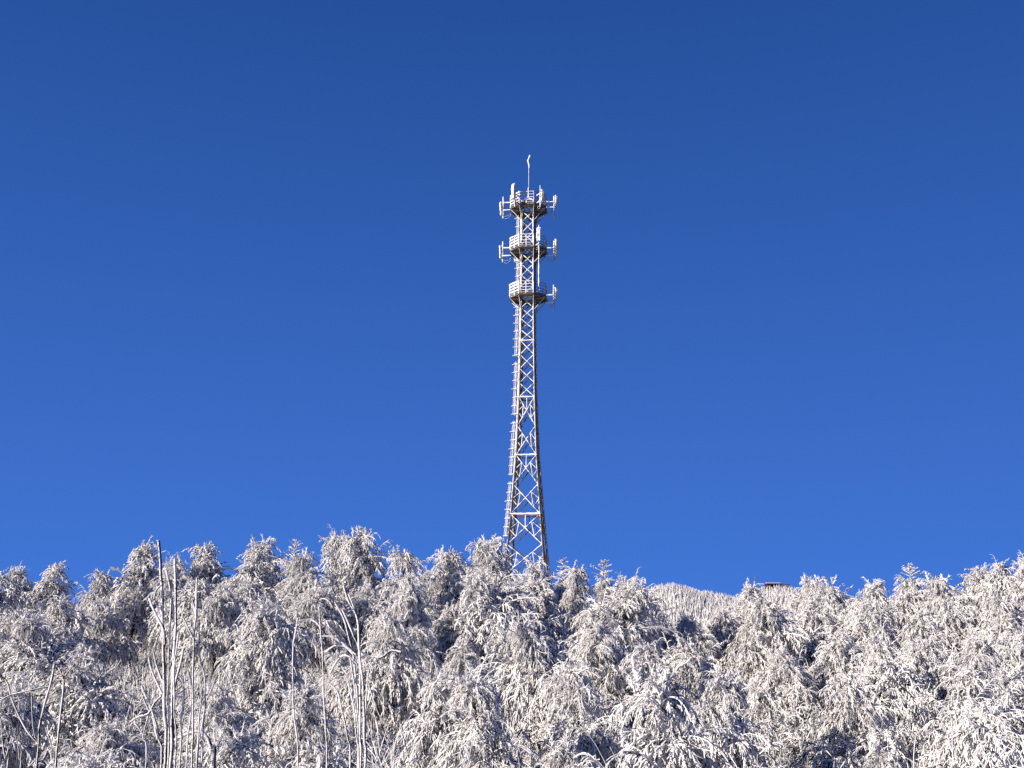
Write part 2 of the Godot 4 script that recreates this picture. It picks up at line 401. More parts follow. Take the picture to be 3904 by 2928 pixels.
# a drooping mop of rimed twigs, about a metre long, that hangs round its origin
func make_mop(kind: String, seed_: int) -> ArrayMesh:
	rng.seed = seed_
	var cr := Mesher.new()
	var nsub: int = {"weep": 58, "lump": 52, "wisp": 40}[kind]
	var ntw: int = {"weep": 40, "lump": 38, "wisp": 36}[kind]
	var rad: float = {"weep": 0.0132, "lump": 0.0178, "wisp": 0.0112}[kind]
	var tlen: float = {"weep": 0.17, "lump": 0.12, "wisp": 0.2}[kind]
	var dr: float = {"weep": 0.42, "lump": 0.2, "wisp": 0.45}[kind]
	var lift: float = {"weep": 1.15, "lump": 1.35, "wisp": 1.0}[kind]
	for q in nsub:
		var from := Vector3(r(-0.14, 0.14), r(-0.12, 0.08), r(-0.14, 0.14))
		var sp := grow(from, sph(q * 2.39996 + r(-0.5, 0.5), r(-0.1, lift)), r(0.45, 1.15), 9, r(0.18, 0.42), 0.12)
		cr.tube(sp, taper(10, rad * 1.1, rad * 0.8, 0.3), 3, some(0.28))
		for w in ntw:
			var st := minf(0.03 + 0.97 * (w + rng.randf()) / ntw, 1.0)
			var dd := (heading(sp, minf(st, 0.99)) * 0.7 + Vector3(r(-1, 1), r(-1.1, 0.45), r(-1, 1)) * 0.75).normalized()
			cr.twig(along(sp, st), dd, tlen * r(0.45, 1.3) / 3.0, 3, r(0.0, 2.0) * dr, 0.22, rad * r(0.5, 1.3), 0.6, some(0.14), rng)
	# a few long bowed shoots that stick out of the mass
	for q in 5:
		var sp := grow(Vector3(r(-0.2, 0.2), r(-0.3, 0.1), r(-0.2, 0.2)), sph(r(0, TAU), r(0.2, 1.3)), r(0.8, 1.3), 12, r(0.05, 0.22), 0.08)
		cr.tube(sp, taper(13, rad * 1.25, rad * 0.8, 0.25), 4, some(0.12))
		for w in 12:
			var st := 0.3 + 0.7 * rng.randf()
			cr.twig(along(sp, st), (heading(sp, minf(st, 0.99)) + Vector3(r(-1, 1), r(-1, 0.6), r(-1, 1)) * 0.8).normalized(), tlen * r(0.25, 0.5), 3, dr, 0.2, rad * 0.8, 0.6, white(), rng)
	var m := ArrayMesh.new()
	m.add_surface_from_arrays(Mesh.PRIMITIVE_TRIANGLES, cr.arrays())
	m.surface_set_material(0, frost)
	mop_tris += cr.i.size() / 3
	return m


var mops := {}
var mop_tris := 0


func bough(o: Node3D, from: Vector3, apex: Vector3, thick: float, kind: String, size: float) -> void:
	var out := from.distance_to(apex)
	var mid := from.lerp(apex, 0.5) + Vector3(r(-0.06, 0.06) * out, 0.14 * out, r(-0.06, 0.06) * out)
	var lm := Mesher.new()
	lm.tube(PackedVector3Array([from, from.lerp(mid, 0.6), mid, mid.lerp(apex, 0.6), apex]), PackedFloat32Array([thick, thick * 0.88, thick * 0.75, thick * 0.6, thick * 0.45]), 5, some(0.6))
	var br := commit("branch", lm, frost, o)
	for k in (2 if out > size * 0.75 else 1):
		var tw := MeshInstance3D.new()
		tw.name = "twigs"
		var list: Array = mops[kind]
		tw.mesh = list[rng.randi_range(0, list.size() - 1)]
		tw.position = apex if k == 0 else mid
		var s := size * r(0.85, 1.18)
		tw.basis = Basis(Vector3.UP, r(0, TAU)).rotated(Vector3(1, 0, 0), r(-0.12, 0.12)).scaled(Vector3(s * r(0.9, 1.1), s * r(0.85, 1.15), s * r(0.9, 1.1)))
		tw.set_meta("kind", "stuff")
		br.add_child(tw, true)


# a single tree of its own, height by width, hung with mops of twigs
func grow_tree(o: Node3D, kind: String, height: float, width: float) -> void:
	var lean := Vector3(r(-0.13, 0.13), 1, r(-0.13, 0.13)).normalized()
	var tall := height * (0.9 if kind != "con" else 1.0)
	var spine := grow(Vector3(0, -0.15, 0), lean if kind != "con" else Vector3(r(-0.03, 0.03), 1, r(-0.03, 0.03)).normalized(), tall + 0.15, 12, 0.0, 0.07 if kind != "con" else 0.012)
	var base := 0.018 + 0.016 * height
	var tr := Mesher.new()
	tr.tube(spine, taper(13, base, base * 0.25, 0.1), 7, dark())
	var trunk := commit("trunk", tr, frost, o)
	var size := clampf(0.23 * height + 0.14 * width, 0.34, 1.3) * ({"weep": 1.0, "lump": 0.9, "mound": 1.0, "con": 0.85}[kind] as float)
	var half := maxf(0.1, width * 0.5 - size * 0.42)
	var cone := r(0.42, 0.75)
	var n := clampi(int(5.0 + width * height * 0.75 / (size * size * 1.6)), 7, 14)
	var top := 1.0 if kind != "con" else 0.74
	for b in n:
		var t := float(b) / (n - 1)
		if rng.randf() < 0.14 and t < 0.8:
			continue
		var out := half * pow(1.0 - t, cone) * r(0.7, 1.25)
		var az := b * 2.39996 + r(-0.5, 0.5)
		var from := along(spine, lerpf(0.2, 0.92 * top, t))
		var apex := from + Vector3(cos(az) * out, 0.06 * height * (1.0 - t) + out * r(0.2, 0.6), sin(az) * out)
		apex.y = minf(apex.y, tall * top - size * 0.1)
		if b == n - 1:
			apex = along(spine, top) + Vector3(r(-0.03, 0.03), 0, r(-0.03, 0.03))
		var mk := "weep"
		if kind == "lump":
			mk = "lump" if rng.randf() < 0.8 else "weep"
		elif rng.randf() < (0.25 if kind == "weep" else 0.4):
			mk = "wisp"
		bough(o, from, apex, base * lerpf(0.5, 0.3, t), mk, size * lerpf(1.1, 0.66, t * t))
	var cr := Mesher.new()
	if kind == "con":
		for k in 6:
			var nbr := 5
			for b in nbr:
				if rng.randf() < 0.22:
					continue
				var az := TAU * b / nbr + k * 0.7 + r(-0.3, 0.3)
				var el := r(0.3, 0.85) - k * 0.05
				var bp := grow(along(spine, 0.97 - k * 0.042 + r(-0.012, 0.012)), sph(az, el), (0.13 + k * 0.08) * r(0.5, 1.45), 5, 0.01, 0.07)
				var lm := Mesher.new()
				lm.tube(bp, taper(6, 0.015, 0.012, 0.3), 5, white())
				commit("branch", lm, frost, o)
				for q in 4 + k * 2:
					var sd := heading(bp, 0.5).cross(Vector3.UP).normalized() * (1 if q % 2 == 0 else -1)
					cr.twig(along(bp, 0.2 + 0.8 * rng.randf()), (heading(bp, 0.5) * 0.9 + sd * 0.7 + Vector3(0, r(-0.3, 0.3), 0)).normalized(), r(0.02, 0.045), 3, 0.03, 0.1, 0.013, 0.8, white(), rng)
	else:
		sprigs(cr, along(spine, 1.0) + Vector3(0, size * 0.18, 0), 10, size * 0.3)
	var tip := commit("top_sprigs", cr, frost, o)
	tip.set_meta("kind", "stuff")


# short upright rimed sprigs at a tree's top
func sprigs(cr: Mesher, top: Vector3, n: int, spread: float) -> void:
	for k in n:
		var p0 := top + Vector3(r(-spread, spread), r(-0.8, 0.0) * spread, r(-spread, spread))
		var sp := grow(p0, sph(r(0, TAU), r(0.7, 1.5)), spread * r(0.5, 1.3), 5, 0.0, 0.1)
		cr.tube(sp, taper(6, spread * 0.05, spread * 0.04, 0.3), 4, white())
		for q in 26:
			cr.twig(along(sp, rng.randf()), (heading(sp, 0.5) * 0.6 + Vector3(r(-1, 1), r(-0.3, 0.6), r(-1, 1)) * 0.8).normalized(), spread * r(0.06, 0.12), 3, 0.02, 0.15, spread * 0.038, 0.8, white(), rng)


func make_tree(kind: String, variant: int) -> Dictionary:
	rng.seed = hash(kind) + variant * 977
	var root := Node3D.new()
	var cr := Mesher.new()
	var tr := Mesher.new()
	var limbs := []
	var height := 3.2
	if kind == "shrub":
		height = 1.7
		var nc: int = [26, 30, 28][variant]
		for k in nc:
			var az := k * 2.39996 + r(-0.3, 0.3)
			var out0 := sqrt(float(k) / nc)
			var el: float = lerpf(1.5, [0.85, 0.65, 0.6][variant], out0) + r(-0.1, 0.1)
			var len := lerpf(1.75, 1.5, out0) * r(0.7, 1.12)
			var bp := grow(Vector3(r(-0.25, 0.25), -0.1, r(-0.25, 0.25)), sph(az, el), len, 12, r(0.1, 0.19), 0.08)
			if k % 3 == 0:
				var lm := Mesher.new()
				lm.tube(bp, taper(13, 0.016, 0.008, 0.15), 5, some(0.3))
				limbs.append(lm)
			else:
				cr.tube(bp, taper(13, 0.013, 0.008, 0.2), 4, some(0.25))
			for q in 20:
				var sb := 0.22 + 0.78 * (q + rng.randf() * 0.9) / 20
				var side := Vector3(r(-1, 1), r(-0.3, 0.6), r(-1, 1)).normalized()
				var sp := grow(along(bp, minf(sb, 1.0)), (heading(bp, minf(sb, 0.99)) * 0.9 + side).normalized(), r(0.2, 0.5), 6, r(0.2, 0.42), 0.14)
				cr.tube(sp, taper(7, 0.0085, 0.0065, 0.3), 3, some(0.2))
				for w in 10:
					var st := 0.1 + 0.9 * (w + rng.randf()) / 10
					var dd := (heading(sp, minf(st, 0.99)) * 0.7 + Vector3(r(-1, 1), r(-0.9, 0.5), r(-1, 1)) * 0.8).normalized()
					cr.twig(along(sp, minf(st, 1.0)), dd, r(0.022, 0.055), 3, r(0.1, 0.6), 0.26, r(0.0055, 0.009), 0.75, some(0.2), rng)
	else:
		height = 1.25
		for k in 210:
			var az := r(0, TAU)
			var rad := 1.0 * sqrt(rng.randf())
			var len := r(0.9, 1.9)
			var bp := grow(Vector3(cos(az) * rad * 0.7, -0.1, sin(az) * rad * 0.7), sph(az + r(-1.2, 1.2), r(0.7, 1.45)), len, 14, r(0.08, 0.2), 0.09)
			var rr := r(0.006, 0.0125)
			if k % 14 == 0:
				var lm := Mesher.new()
				lm.tube(bp, taper(15, 0.014, 0.009, 0.15), 5, white())
				limbs.append(lm)
			else:
				cr.tube(bp, taper(15, rr * 1.1, rr * 0.75, 0.2), 4, some(0.2))
			for q in 7:
				var s := r(0.25, 1.0)
				cr.twig(along(bp, s), (heading(bp, minf(s, 0.99)) + Vector3(r(-1, 1), r(-0.4, 0.8), r(-1, 1)) * 0.8).normalized(), r(0.05, 0.12), 5, r(0.05, 0.3), 0.16, rr * 0.85, 0.7, some(0.2), rng)
	if tr.v.size() > 0:
		commit("trunk", tr, frost, root)
	for lm in limbs:
		commit("branch" if kind != "cane" else "cane", lm, frost, root)
	var crown := commit("twigs", cr, frost, root)
	crown.set_meta("kind", "stuff")
	var box := crown.mesh.get_aabb()
	# width: that of the bulk of the crown
	var xs := []
	for k in range(0, cr.v.size(), 61):
		xs.append(absf(cr.v[k].x)); xs.append(absf(cr.v[k].z))
	xs.sort()
	return {"node": root, "height": box.end.y, "width": 2.0 * xs[int(xs.size() * 0.93)], "tris": cr.i.size() / 3}


func plants() -> void:
	var protos := {}
	var counts := {"shrub": 3, "cane": 3}
	var total := 0
	for kind in counts:
		for k in counts[kind]:
			protos[kind + str(k)] = make_tree(kind, k)
			total += int(protos[kind + str(k)].tris)
	for k in 4:
		mops["weep"] = mops.get("weep", []) + [make_mop("weep", 100 + k)]
	for k in 3:
		mops["lump"] = mops.get("lump", []) + [make_mop("lump", 200 + k)]
		mops["wisp"] = mops.get("wisp", []) + [make_mop("wisp", 300 + k)]
	total += mop_tris
	print("plant triangles ", total, " at ", Time.get_ticks_msec())
	var looks := {
		"weep": ["weeping tree draped in frosted twigs", "frosted weeping tree", "white frosted tree with drooping twigs", "weeping tree thick with rime"],
		"lump": ["tree crusted with thick lumpy rime", "rounded tree crusted with lumpy rime"],
		"mound": ["low weeping frosted bush", "rounded weeping frosted bush", "bush trailing frosted twigs"],
		"con": ["young frosted conifer with an upright leader", "spiky young frosted conifer", "frosted conifer with star-like top twigs"],
		"shrub": ["bushy rime-white shrub", "low domed rime-white shrub", "sprawling rime-white shrub"],
		"cane": ["tangle of arching frosted canes", "thicket of looping frosted canes", "mound of arching frosted canes"]}
	var places := {"skyline": "on the skyline", "upper": "below the skyline", "middle": "on the middle slope", "lower": "on the lower slope", "front": "along the bottom edge"}
	var kinds := {"weep": ["weeping_tree", "tree", "weeping frosted trees"], "lump": ["rime_tree", "tree", "lumpy frosted trees"], "mound": ["weeping_bush", "bush", "low weeping frosted bushes"], "con": ["conifer_tree", "tree", "young frosted conifers"], "shrub": ["frosted_shrub", "shrub", "frosted shrubs"], "cane": ["cane_thicket", "thicket", "frosted cane thickets"]}
	rng.seed = 777
	for p in PLANTS:
		var o: Node3D
		var grown: bool = p[0] != "shrub" and p[0] != "cane"
		if grown:
			o = Node3D.new()
		else:
			o = protos[p[0] + str(p[1])].node.duplicate()
		o.name = numbered(kinds[p[0]][0])
		add_child(o)
		var x: float = p[4]
		var z: float = p[5]
		o.position = Vector3(x, ground_height(x, z), z)
		if grown:
			grow_tree(o, p[0], p[6], p[7] * 1.02)
		else:
			var pr: Dictionary = protos[p[0] + str(p[1])]
			var sy: float = p[6] / pr.height
			var sw: float = clampf(p[7] * 1.08 / pr.width, sy * 0.7, sy * 1.6)
			o.basis = Basis(Vector3.UP, p[8]).scaled(Vector3(sw, sy, sw))
		o.set_meta("label", "%s %s, %s plant from the left" % [looks[p[0]][p[1]], places[p[2]], ORDINALS[p[3]]])
		o.set_meta("category", kinds[p[0]][1])
		o.set_meta("group", kinds[p[0]][2])
	for k in protos:
		protos[k].node.free()


# ---------------------------------------------------------------- foreground stalks: dark stems with a crust of rime on the windward side

func stalk_plant(called: String, label: String, category: String, data: Array, at: Vector3, side: Vector3, core: float) -> void:
	rng.seed = hash(called)
	var o := thing(called, label, category, at)
	for s in data:
		var raw: Array = s[1]
		var cv := Curve3D.new()
		cv.bake_interval = 0.02
		var m := raw.size() / 3
		var key := []
		for k in m:
			key.append(Vector3(raw[k * 3], raw[k * 3 + 1], raw[k * 3 + 2]))
		for k in m:
			var tan: Vector3 = (key[mini(k + 1, m - 1)] - key[maxi(k - 1, 0)]) / 6.0
			cv.add_point(key[k], -tan, tan)
		var length := cv.get_baked_length()
		var q := maxi(6, int(length / 0.035))
		var pts := PackedVector3Array()
		var off := PackedVector3Array()
		var rc := PackedFloat32Array()
		var rf := PackedFloat32Array()
		var rad: float = s[0]
		for k in q + 1:
			var p := cv.sample_baked(length * k / q)
			p += Vector3(sin(k * 0.9 + rad * 4000.0), 0, cos(k * 1.1)) * 0.0012
			pts.append(p)
			var f := float(k) / q
			var node_bump := 1.18 if k % 9 == 0 else 1.0
			rc.append(rad * core * lerpf(0.75, 1.0, f) * node_bump)
			var thick := r(0.72, 1.12) * (0.55 + 0.45 * sin(k * 0.37 + rad * 900.0) * 0.5 + 0.35)
			rf.append(rad * 0.78 * thick)
			off.append(p + side * rad * 0.5 + Vector3(r(-1, 1), r(-1, 1), r(-1, 1)) * rad * 0.1)
		var a := Mesher.new()
		a.tube(pts, rc, 6, Color(0.022, 0.018, 0.016))
		var b := Mesher.new()
		b.tube(off, rf, 7, white())
		# feathers of rime
		for k in q * 6:
			var w := rng.randi_range(0, q)
			b.twig(off[w], (side + Vector3(r(-0.9, 0.9), r(-0.6, 0.8), r(-0.9, 0.9))).normalized(), rad * 0.6, 2, 0.0, 0.2, rad * 0.34, 0.4, white(), rng)
		var stem := commit("stem", a, frost, o)
		commit("rime_crust", b, frost, stem)


# ---------------------------------------------------------------- the tower

const BASE_Y := 1.0
const LEVELS := [[1.0, 4.3], [5.34, 3.4], [10.48, 2.52], [15.61, 1.76], [20.77, 1.36], [25.93, 1.18], [30.0, 1.07], [39.2, 1.02]]

func width_at(y: float) -> float:
	for k in LEVELS.size() - 1:
		if y <= LEVELS[k + 1][0]:
			return lerpf(LEVELS[k][1], LEVELS[k + 1][1], (y - LEVELS[k][0]) / (LEVELS[k + 1][0] - LEVELS[k][0]))
	return LEVELS[-1][1]


func corner(y: float, k: int) -> Vector3:
	var w := width_at(y) / 2
	var s: Vector2 = [Vector2(-1, 1), Vector2(1, 1), Vector2(1, -1), Vector2(-1, -1)][k % 4]
	return Vector3(s.x * w, y, s.y * w)


# rime on the windward side of a member from a to b
func rime(st: Mesher, a: Vector3, b: Vector3, size: float, rad: float, gap := 0.0) -> void:
	var len := a.distance_to(b)
	var m := maxi(2, int(len / 0.16))
	var t := (b - a).normalized()
	var w := (WIND - t * WIND.dot(t) * 0.9).normalized()
	var pts := PackedVector3Array()
	var rd := PackedFloat32Array()
	for k in m + 1:
		pts.append(a.lerp(b, float(k) / m) + w * (size * 0.75 + rad * 0.25) + Vector3(r(-1, 1), r(-1, 1), r(-1, 1)) * rad * 0.22)
		var g := r(0.6, 1.25)
		if rng.randf() < gap:
			g *= 0.3
		rd.append(rad * g)
	st.tube(pts, rd, 6, white())


# rime is thick on the exposed front, thinner on the left face, and absent on the sheltered sides
func cover(k: int) -> float:
	return [1.0, 0.0, 0.0, 0.45][k]


func member(called: String, a: Vector3, b: Vector3, half: float, ice: float, parent: Node, gap := 0.0) -> MeshInstance3D:
	var s := Mesher.new()
	s.bar(a, b, half, half, Color(1, 1, 1))
	var f := Mesher.new()
	if ice > 0:
		rime(f, a, b, half, ice, gap)
	return commit(called, s, steel, parent, f, frost)


func pipe(called: String, pts: PackedVector3Array, rad: float, ice: float, parent: Node, mat: Material = null) -> MeshInstance3D:
	var s := Mesher.new()
	s.tube(pts, taper(pts.size(), rad, rad), 7, Color(1, 1, 1))
	var f := Mesher.new()
	if ice > 0:
		for k in pts.size() - 1:
			rime(f, pts[k], pts[k + 1], rad, ice)
	return commit(called, s, mat if mat else steel, parent, f, frost)


func antenna(parent: Node, at: Vector3, yaw: float, arm_from: Vector3, lo: float, hi: float, plo: float, phi: float, arms: Array, fat := 0.16) -> void:
	var o := Node3D.new()
	o.name = "panel_antenna"
	parent.add_child(o, true)
	o.set_meta("label", "rimed panel antenna on a mounting pole")
	pipe("mounting_pole", PackedVector3Array([at + Vector3(0, lo, 0), at + Vector3(0, (lo + hi) / 2, 0), at + Vector3(0, hi, 0)]), 0.04, 0.055, o)
	var out := Vector3(cos(yaw), 0, sin(yaw))
	var side := Vector3(-out.z, 0, out.x)
	var c0 := at + out * 0.2
	var p := Mesher.new()
	var tilt := 0.05
	var q := []
	for e in [[plo, 0.0], [phi, tilt]]:
		for s in [Vector2(-1, -0.07), Vector2(1, -0.07), Vector2(0.75, 0.07), Vector2(-0.75, 0.07)]:
			q.append(c0 + Vector3(0, e[0], 0) + side * s.x * fat + out * (s.y + e[1]))
	for k in 4:
		var k2 := (k + 1) % 4
		p.quad(q[k2], q[k], q[k + 4], q[k2 + 4], Color(0.55, 0.54, 0.5))
	p.quad(q[0], q[1], q[2], q[3], Color(0.4, 0.4, 0.4))
	p.quad(q[7], q[6], q[5], q[4], Color(0.55, 0.55, 0.5))
	var panel := commit("panel", p, frost, o)
	var f := Mesher.new()
	for k in 3:
		rime(f, c0 + Vector3(0, plo, 0) + side * (k - 1) * fat * 0.75, c0 + Vector3(0, phi, 0) + side * (k - 1) * fat * 0.75 + out * tilt, 0.05, 0.075, 0.1)
	rime(f, c0 + Vector3(0, phi, 0) - side * fat, c0 + Vector3(0, phi + 0.02, 0) + side * fat, 0.03, 0.09)
	commit("rime_crust", f, frost, panel)
	for y in [plo + 0.15, phi - 0.15]:
		member("bracket", at + Vector3(0, y, 0), at + out * 0.14 + Vector3(0, y, 0), 0.03, 0.04, o)
	for y in arms:
		member("arm", arm_from + Vector3(0, y, 0), at + Vector3(0, y, 0), 0.035, 0.075, o)
	if arms.size() > 1:
		member("strut", arm_from + Vector3(0, arms[0] + 0.05, 0), at + Vector3(0, arms[1] - 0.1, 0), 0.012, 0.0, o)
	# drooping feeder tails
	for k in 2:
		var e0 := c0 + Vector3(0, plo, 0) + side * (k - 0.5) * 0.12
		var e1 := arm_from + Vector3(0, arms[0] - 0.25 - 0.15 * k, 0)
		var pts := PackedVector3Array()
		for w in 9:
			var t := w / 8.0
			pts.append(e0.lerp(e1, t) - Vector3(0, sin(t * PI) * (0.25 + 0.15 * k), 0))
		pipe("feeder_tail", pts, 0.018, 0.012, o, bark)


func platform(t: Node, y: float, big: float) -> Node3D:
	var o := Node3D.new()
	o.name = "platform"
	t.add_child(o, true)
	var inner := width_at(y) / 2 + 0.06
	var ring := []
	var hole := []
	for k in 8:
		var a := TAU * (k + 0.5) / 8
		ring.append(Vector3(cos(a) * big, y, sin(a) * big))
		hole.append(Vector3(clampf(cos(a) * 2, -1, 1) * inner, y, clampf(sin(a) * 2, -1, 1) * inner))
	for k in 8:
		var k2 := (k + 1) % 8
		var d := Mesher.new()
		var g := Color(1, 1, 1)
		var up := Vector3(0, 0.035, 0)
		d.quad(ring[k], ring[k2], hole[k2], hole[k], g)
		d.quad(hole[k] + up, hole[k2] + up, ring[k2] + up, ring[k] + up, g)
		d.quad(ring[k2], ring[k], ring[k] + up, ring[k2] + up, g)
		commit("deck_panel", d, grating, o)
		# snow lying on the deck
		member("edge_beam", ring[k] - Vector3(0, 0.08, 0), ring[k2] - Vector3(0, 0.08, 0), 0.075, 0.02, o, 0.4)
		member("deck_beam", hole[k] - Vector3(0, 0.09, 0), ring[k] - Vector3(0, 0.09, 0), 0.04, 0.0, o)
		member("toe_board", ring[k] + Vector3(0, 0.1, 0), ring[k2] + Vector3(0, 0.1, 0), 0.03, 0.022, o, 0.3)
		member("brace", leg_near(ring[k], y - 1.3), ring[k] - Vector3(0, 0.14, 0), 0.03, 0.03, o)
	for k in 8:
		var a: Vector3 = ring[k]
		var b: Vector3 = ring[(k + 1) % 8]
		for e in [a, a.lerp(b, 0.5)]:
			var wind: float = clampf(0.4 + 0.7 * (e - Vector3(0, y, 0)).normalized().dot(WIND), 0.15, 1.0)
			member("rail_post", e, e + Vector3(0, 1.12, 0), 0.022, 0.055 * wind, o)
	for lv in 4:
		var s := Mesher.new()
		var f := Mesher.new()
		for k in 8:
			var a: Vector3 = ring[k] + Vector3(0, 0.3 + lv * 0.27, 0)
			var b: Vector3 = ring[(k + 1) % 8] + Vector3(0, 0.3 + lv * 0.27, 0)
			s.bar(a, b, 0.018, 0.018, Color(1, 1, 1))
			var mid := (a + b) / 2 - Vector3(0, y, 0)
			mid.y = 0
			var wind: float = clampf(0.12 + 1.1 * mid.normalized().dot(Vector3(-0.94, 0, 0.34)), 0.12, 1.15)
			rime(f, a, b, 0.018, 0.068 * wind)
		commit("rail", s, steel, o, f, frost)
	return o


func leg_near(p: Vector3, y: float) -> Vector3:
	var best := corner(y, 0)
	for k in 4:
		if Vector2(corner(y, k).x - p.x, corner(y, k).z - p.z).length() < Vector2(best.x - p.x, best.z - p.z).length():
			best = corner(y, k)
	return best


var grating: StandardMaterial3D

func tower() -> void:
	rng.seed = 4242
	var t := thing("lattice_tower", "tall frosted steel lattice telecom tower with three antenna platforms", "tower", Vector3(1.27, 0, -88.8))
	t.rotation.y = deg_to_rad(-8)
	t.rotation.z = deg_to_rad(-0.45)
	for k in 4:
		var s := Mesher.new()
		var f := Mesher.new()
		var ys := [0.85, 5.34, 10.48, 15.61, 20.77, 25.93, 30.0, 39.3]
		for q in ys.size() - 1:
			var a := corner(ys[q], k)
			var b := corner(ys[q + 1], k)
			s.tube(PackedVector3Array([a, b]), PackedFloat32Array([lerpf(0.11, 0.065, q / 6.0), lerpf(0.11, 0.065, q / 6.0)]), 8, Color(1, 1, 1))
			if k < 2 and q > 0:
				rime(f, a, b, lerpf(0.11, 0.065, q / 6.0), lerpf(0.02, 0.065, q / 6.0), 0.6 - q * 0.08)
		commit("leg", s, steel, t, f, frost)
	# lower three sections: two big crosses each with secondary bracing
	var sect := [[0.3, 5.34], [5.34, 10.48], [10.48, 15.61], [15.61, 20.77]]
	for q in range(1, 4):
		var y0: float = sect[q][0]
		var y2: float = sect[q][1]
		for k in 4:
			member("horizontal_strut", corner(y2, k), corner(y2, k + 1), 0.05, 0.085 * cover(k), t)
			if q == 1:
				member("horizontal_strut", corner(y0, k), corner(y0, k + 1), 0.05, 0.085 * cover(k), t)
			for half in 2:
				var a := lerpf(y0, y2, half * 0.5)
				var b := lerpf(y0, y2, half * 0.5 + 0.5)
				var p00 := corner(a, k)
				var p10 := corner(a, k + 1)
				var p01 := corner(b, k)
				var p11 := corner(b, k + 1)
				member("diagonal_brace", p00, p11, 0.035, 0.05 * cover(k), t, 0.35)
				member("diagonal_brace", p10, p01, 0.035, 0.05 * cover(k), t, 0.35)
				var mid0 := corner((a + b) / 2, k)
				var mid1 := corner((a + b) / 2, k + 1)
				var l_up := p01.lerp(p10, 0.26)
				var l_dn := p00.lerp(p11, 0.26)
				var r_up := p11.lerp(p00, 0.26)
				var r_dn := p10.lerp(p01, 0.26)
				member("secondary_brace", mid0, l_up, 0.022, 0.036 * cover(k), t, 0.2)
				member("secondary_brace", mid0, l_dn, 0.022, 0.036 * cover(k), t, 0.2)
				member("secondary_brace", mid1, r_up, 0.022, 0.036 * cover(k), t, 0.2)
				member("secondary_brace", mid1, r_dn, 0.022, 0.036 * cover(k), t, 0.2)
				member("hanger", l_up, l_dn, 0.018, 0.036 * cover(k), t)
				member("hanger", r_up, r_dn, 0.018, 0.036 * cover(k), t)
				if half == 1:
					member("hanger", (p01 + p11) / 2, (p00 + p11).lerp(p10 + p01, 0.5) / 2, 0.018, 0.036 * cover(k), t)
	# the bottom section down to the ground
	for k in 4:
		member("diagonal_brace", corner(0.9, k), corner(5.34, k + 1), 0.04, 0.06 * cover(k), t)
		member("diagonal_brace", corner(0.9, k + 1), corner(5.34, k), 0.04, 0.06 * cover(k), t)
		var foot := Mesher.new()
		var c := corner(0.9, k)
		foot.bar(c - Vector3(0, 0.45, 0), c + Vector3(0, 0.1, 0), 0.35, 0.35, Color(0.35, 0.34, 0.32))
		commit("footing", foot, frost, t)
	# upper sections: plain crosses
	var ladder_levels := [[20.77, 25.93, 4], [25.93, 30.0, 4], [30.0, 39.3, 9]]
	for q in ladder_levels:
		for k in 4:
			if q[0] < 30.0:
				member("horizontal_strut", corner(q[1], k), corner(q[1], k + 1), 0.045, 0.08 * cover(k), t)
			for h in q[2]:
				var a := lerpf(q[0], q[1], float(h) / q[2])
				var b := lerpf(q[0], q[1], float(h + 1) / q[2])
				member("diagonal_brace", corner(a, k), corner(b, k + 1), 0.03, 0.046 * cover(k), t, 0.2)
				member("diagonal_brace", corner(a, k + 1), corner(b, k), 0.03, 0.046 * cover(k), t, 0.2)
	# ladder up the left face in caged flights
	var flights := [[1.2, 8.3], [8.36, 13.6], [13.66, 18.95], [19.0, 24.3], [24.36, 29.6], [30.3, 34.0], [34.8, 38.2]]
	for fl in flights:
		var o := Node3D.new()
		o.name = "ladder_flight"
		t.add_child(o, true)
		var w0: float = -width_at(fl[0]) / 2 - 0.1
		var w1: float = -width_at(fl[1]) / 2 - 0.1
		var shift := -0.08
		for s in [-0.2, 0.2]:
			member("rail", Vector3(w0 + shift, fl[0], s), Vector3(w1 + shift, fl[1], s), 0.025, 0.045, o)
		var nr := int((fl[1] - fl[0]) / 0.32)
		for k in nr:
			var f := (k + 0.5) / nr
			var p := Vector3(lerpf(w0, w1, f) + shift, lerpf(fl[0], fl[1], f), 0)
			member("rung", p - Vector3(0, 0, 0.2), p + Vector3(0, 0, 0.2), 0.014, 0.028, o)
		var nh := int((fl[1] - fl[0]) / 0.72)
		for k in nh:
			var f := (k + 0.5) / nh
			var p := Vector3(lerpf(w0, w1, f) + shift, lerpf(fl[0], fl[1], f), 0)
			var hp := PackedVector3Array()
			for a in 9:
				var an := PI * 0.5 + PI * a / 8.0
				hp.append(p + Vector3(cos(an) * 0.4, 0, sin(an) * 0.32))
			pipe("cage_hoop", hp, 0.016, 0.03, o)
			# rime flag blown out from the hoop
			var fm := Mesher.new()
			fm.twig(p + Vector3(-0.38, 0, 0.05), Vector3(-0.9, r(-0.25, 0.1), 0.3).normalized(), r(0.05, 0.1), 3, 0.02, 0.05, 0.05, 0.7, white(), rng)
			commit("rime_flag", fm, frost, o)
		for a in [PI * 0.72, PI, PI * 1.28]:
			var off := Vector3(cos(a) * 0.4, 0, sin(a) * 0.32)
			member("cage_strap", Vector3(w0 + shift, fl[0] + 0.3, 0) + off, Vector3(w1 + shift, fl[1] - 0.2, 0) + off, 0.014, 0.026, o)
	# feeder cables on a tray beside the ladder
	for k in 5:
		var pts := PackedVector3Array()
		for y in [1.0, 5.34, 10.48, 15.61, 20.77, 25.93, 30.0, 34.0, 38.3]:
			pts.append(Vector3(-width_at(y) / 2 - 0.03, y, width_at(y) / 2 - 0.1 - k * 0.085))
		pipe("feeder_cable", pts, 0.03, 0.036, t, bark)
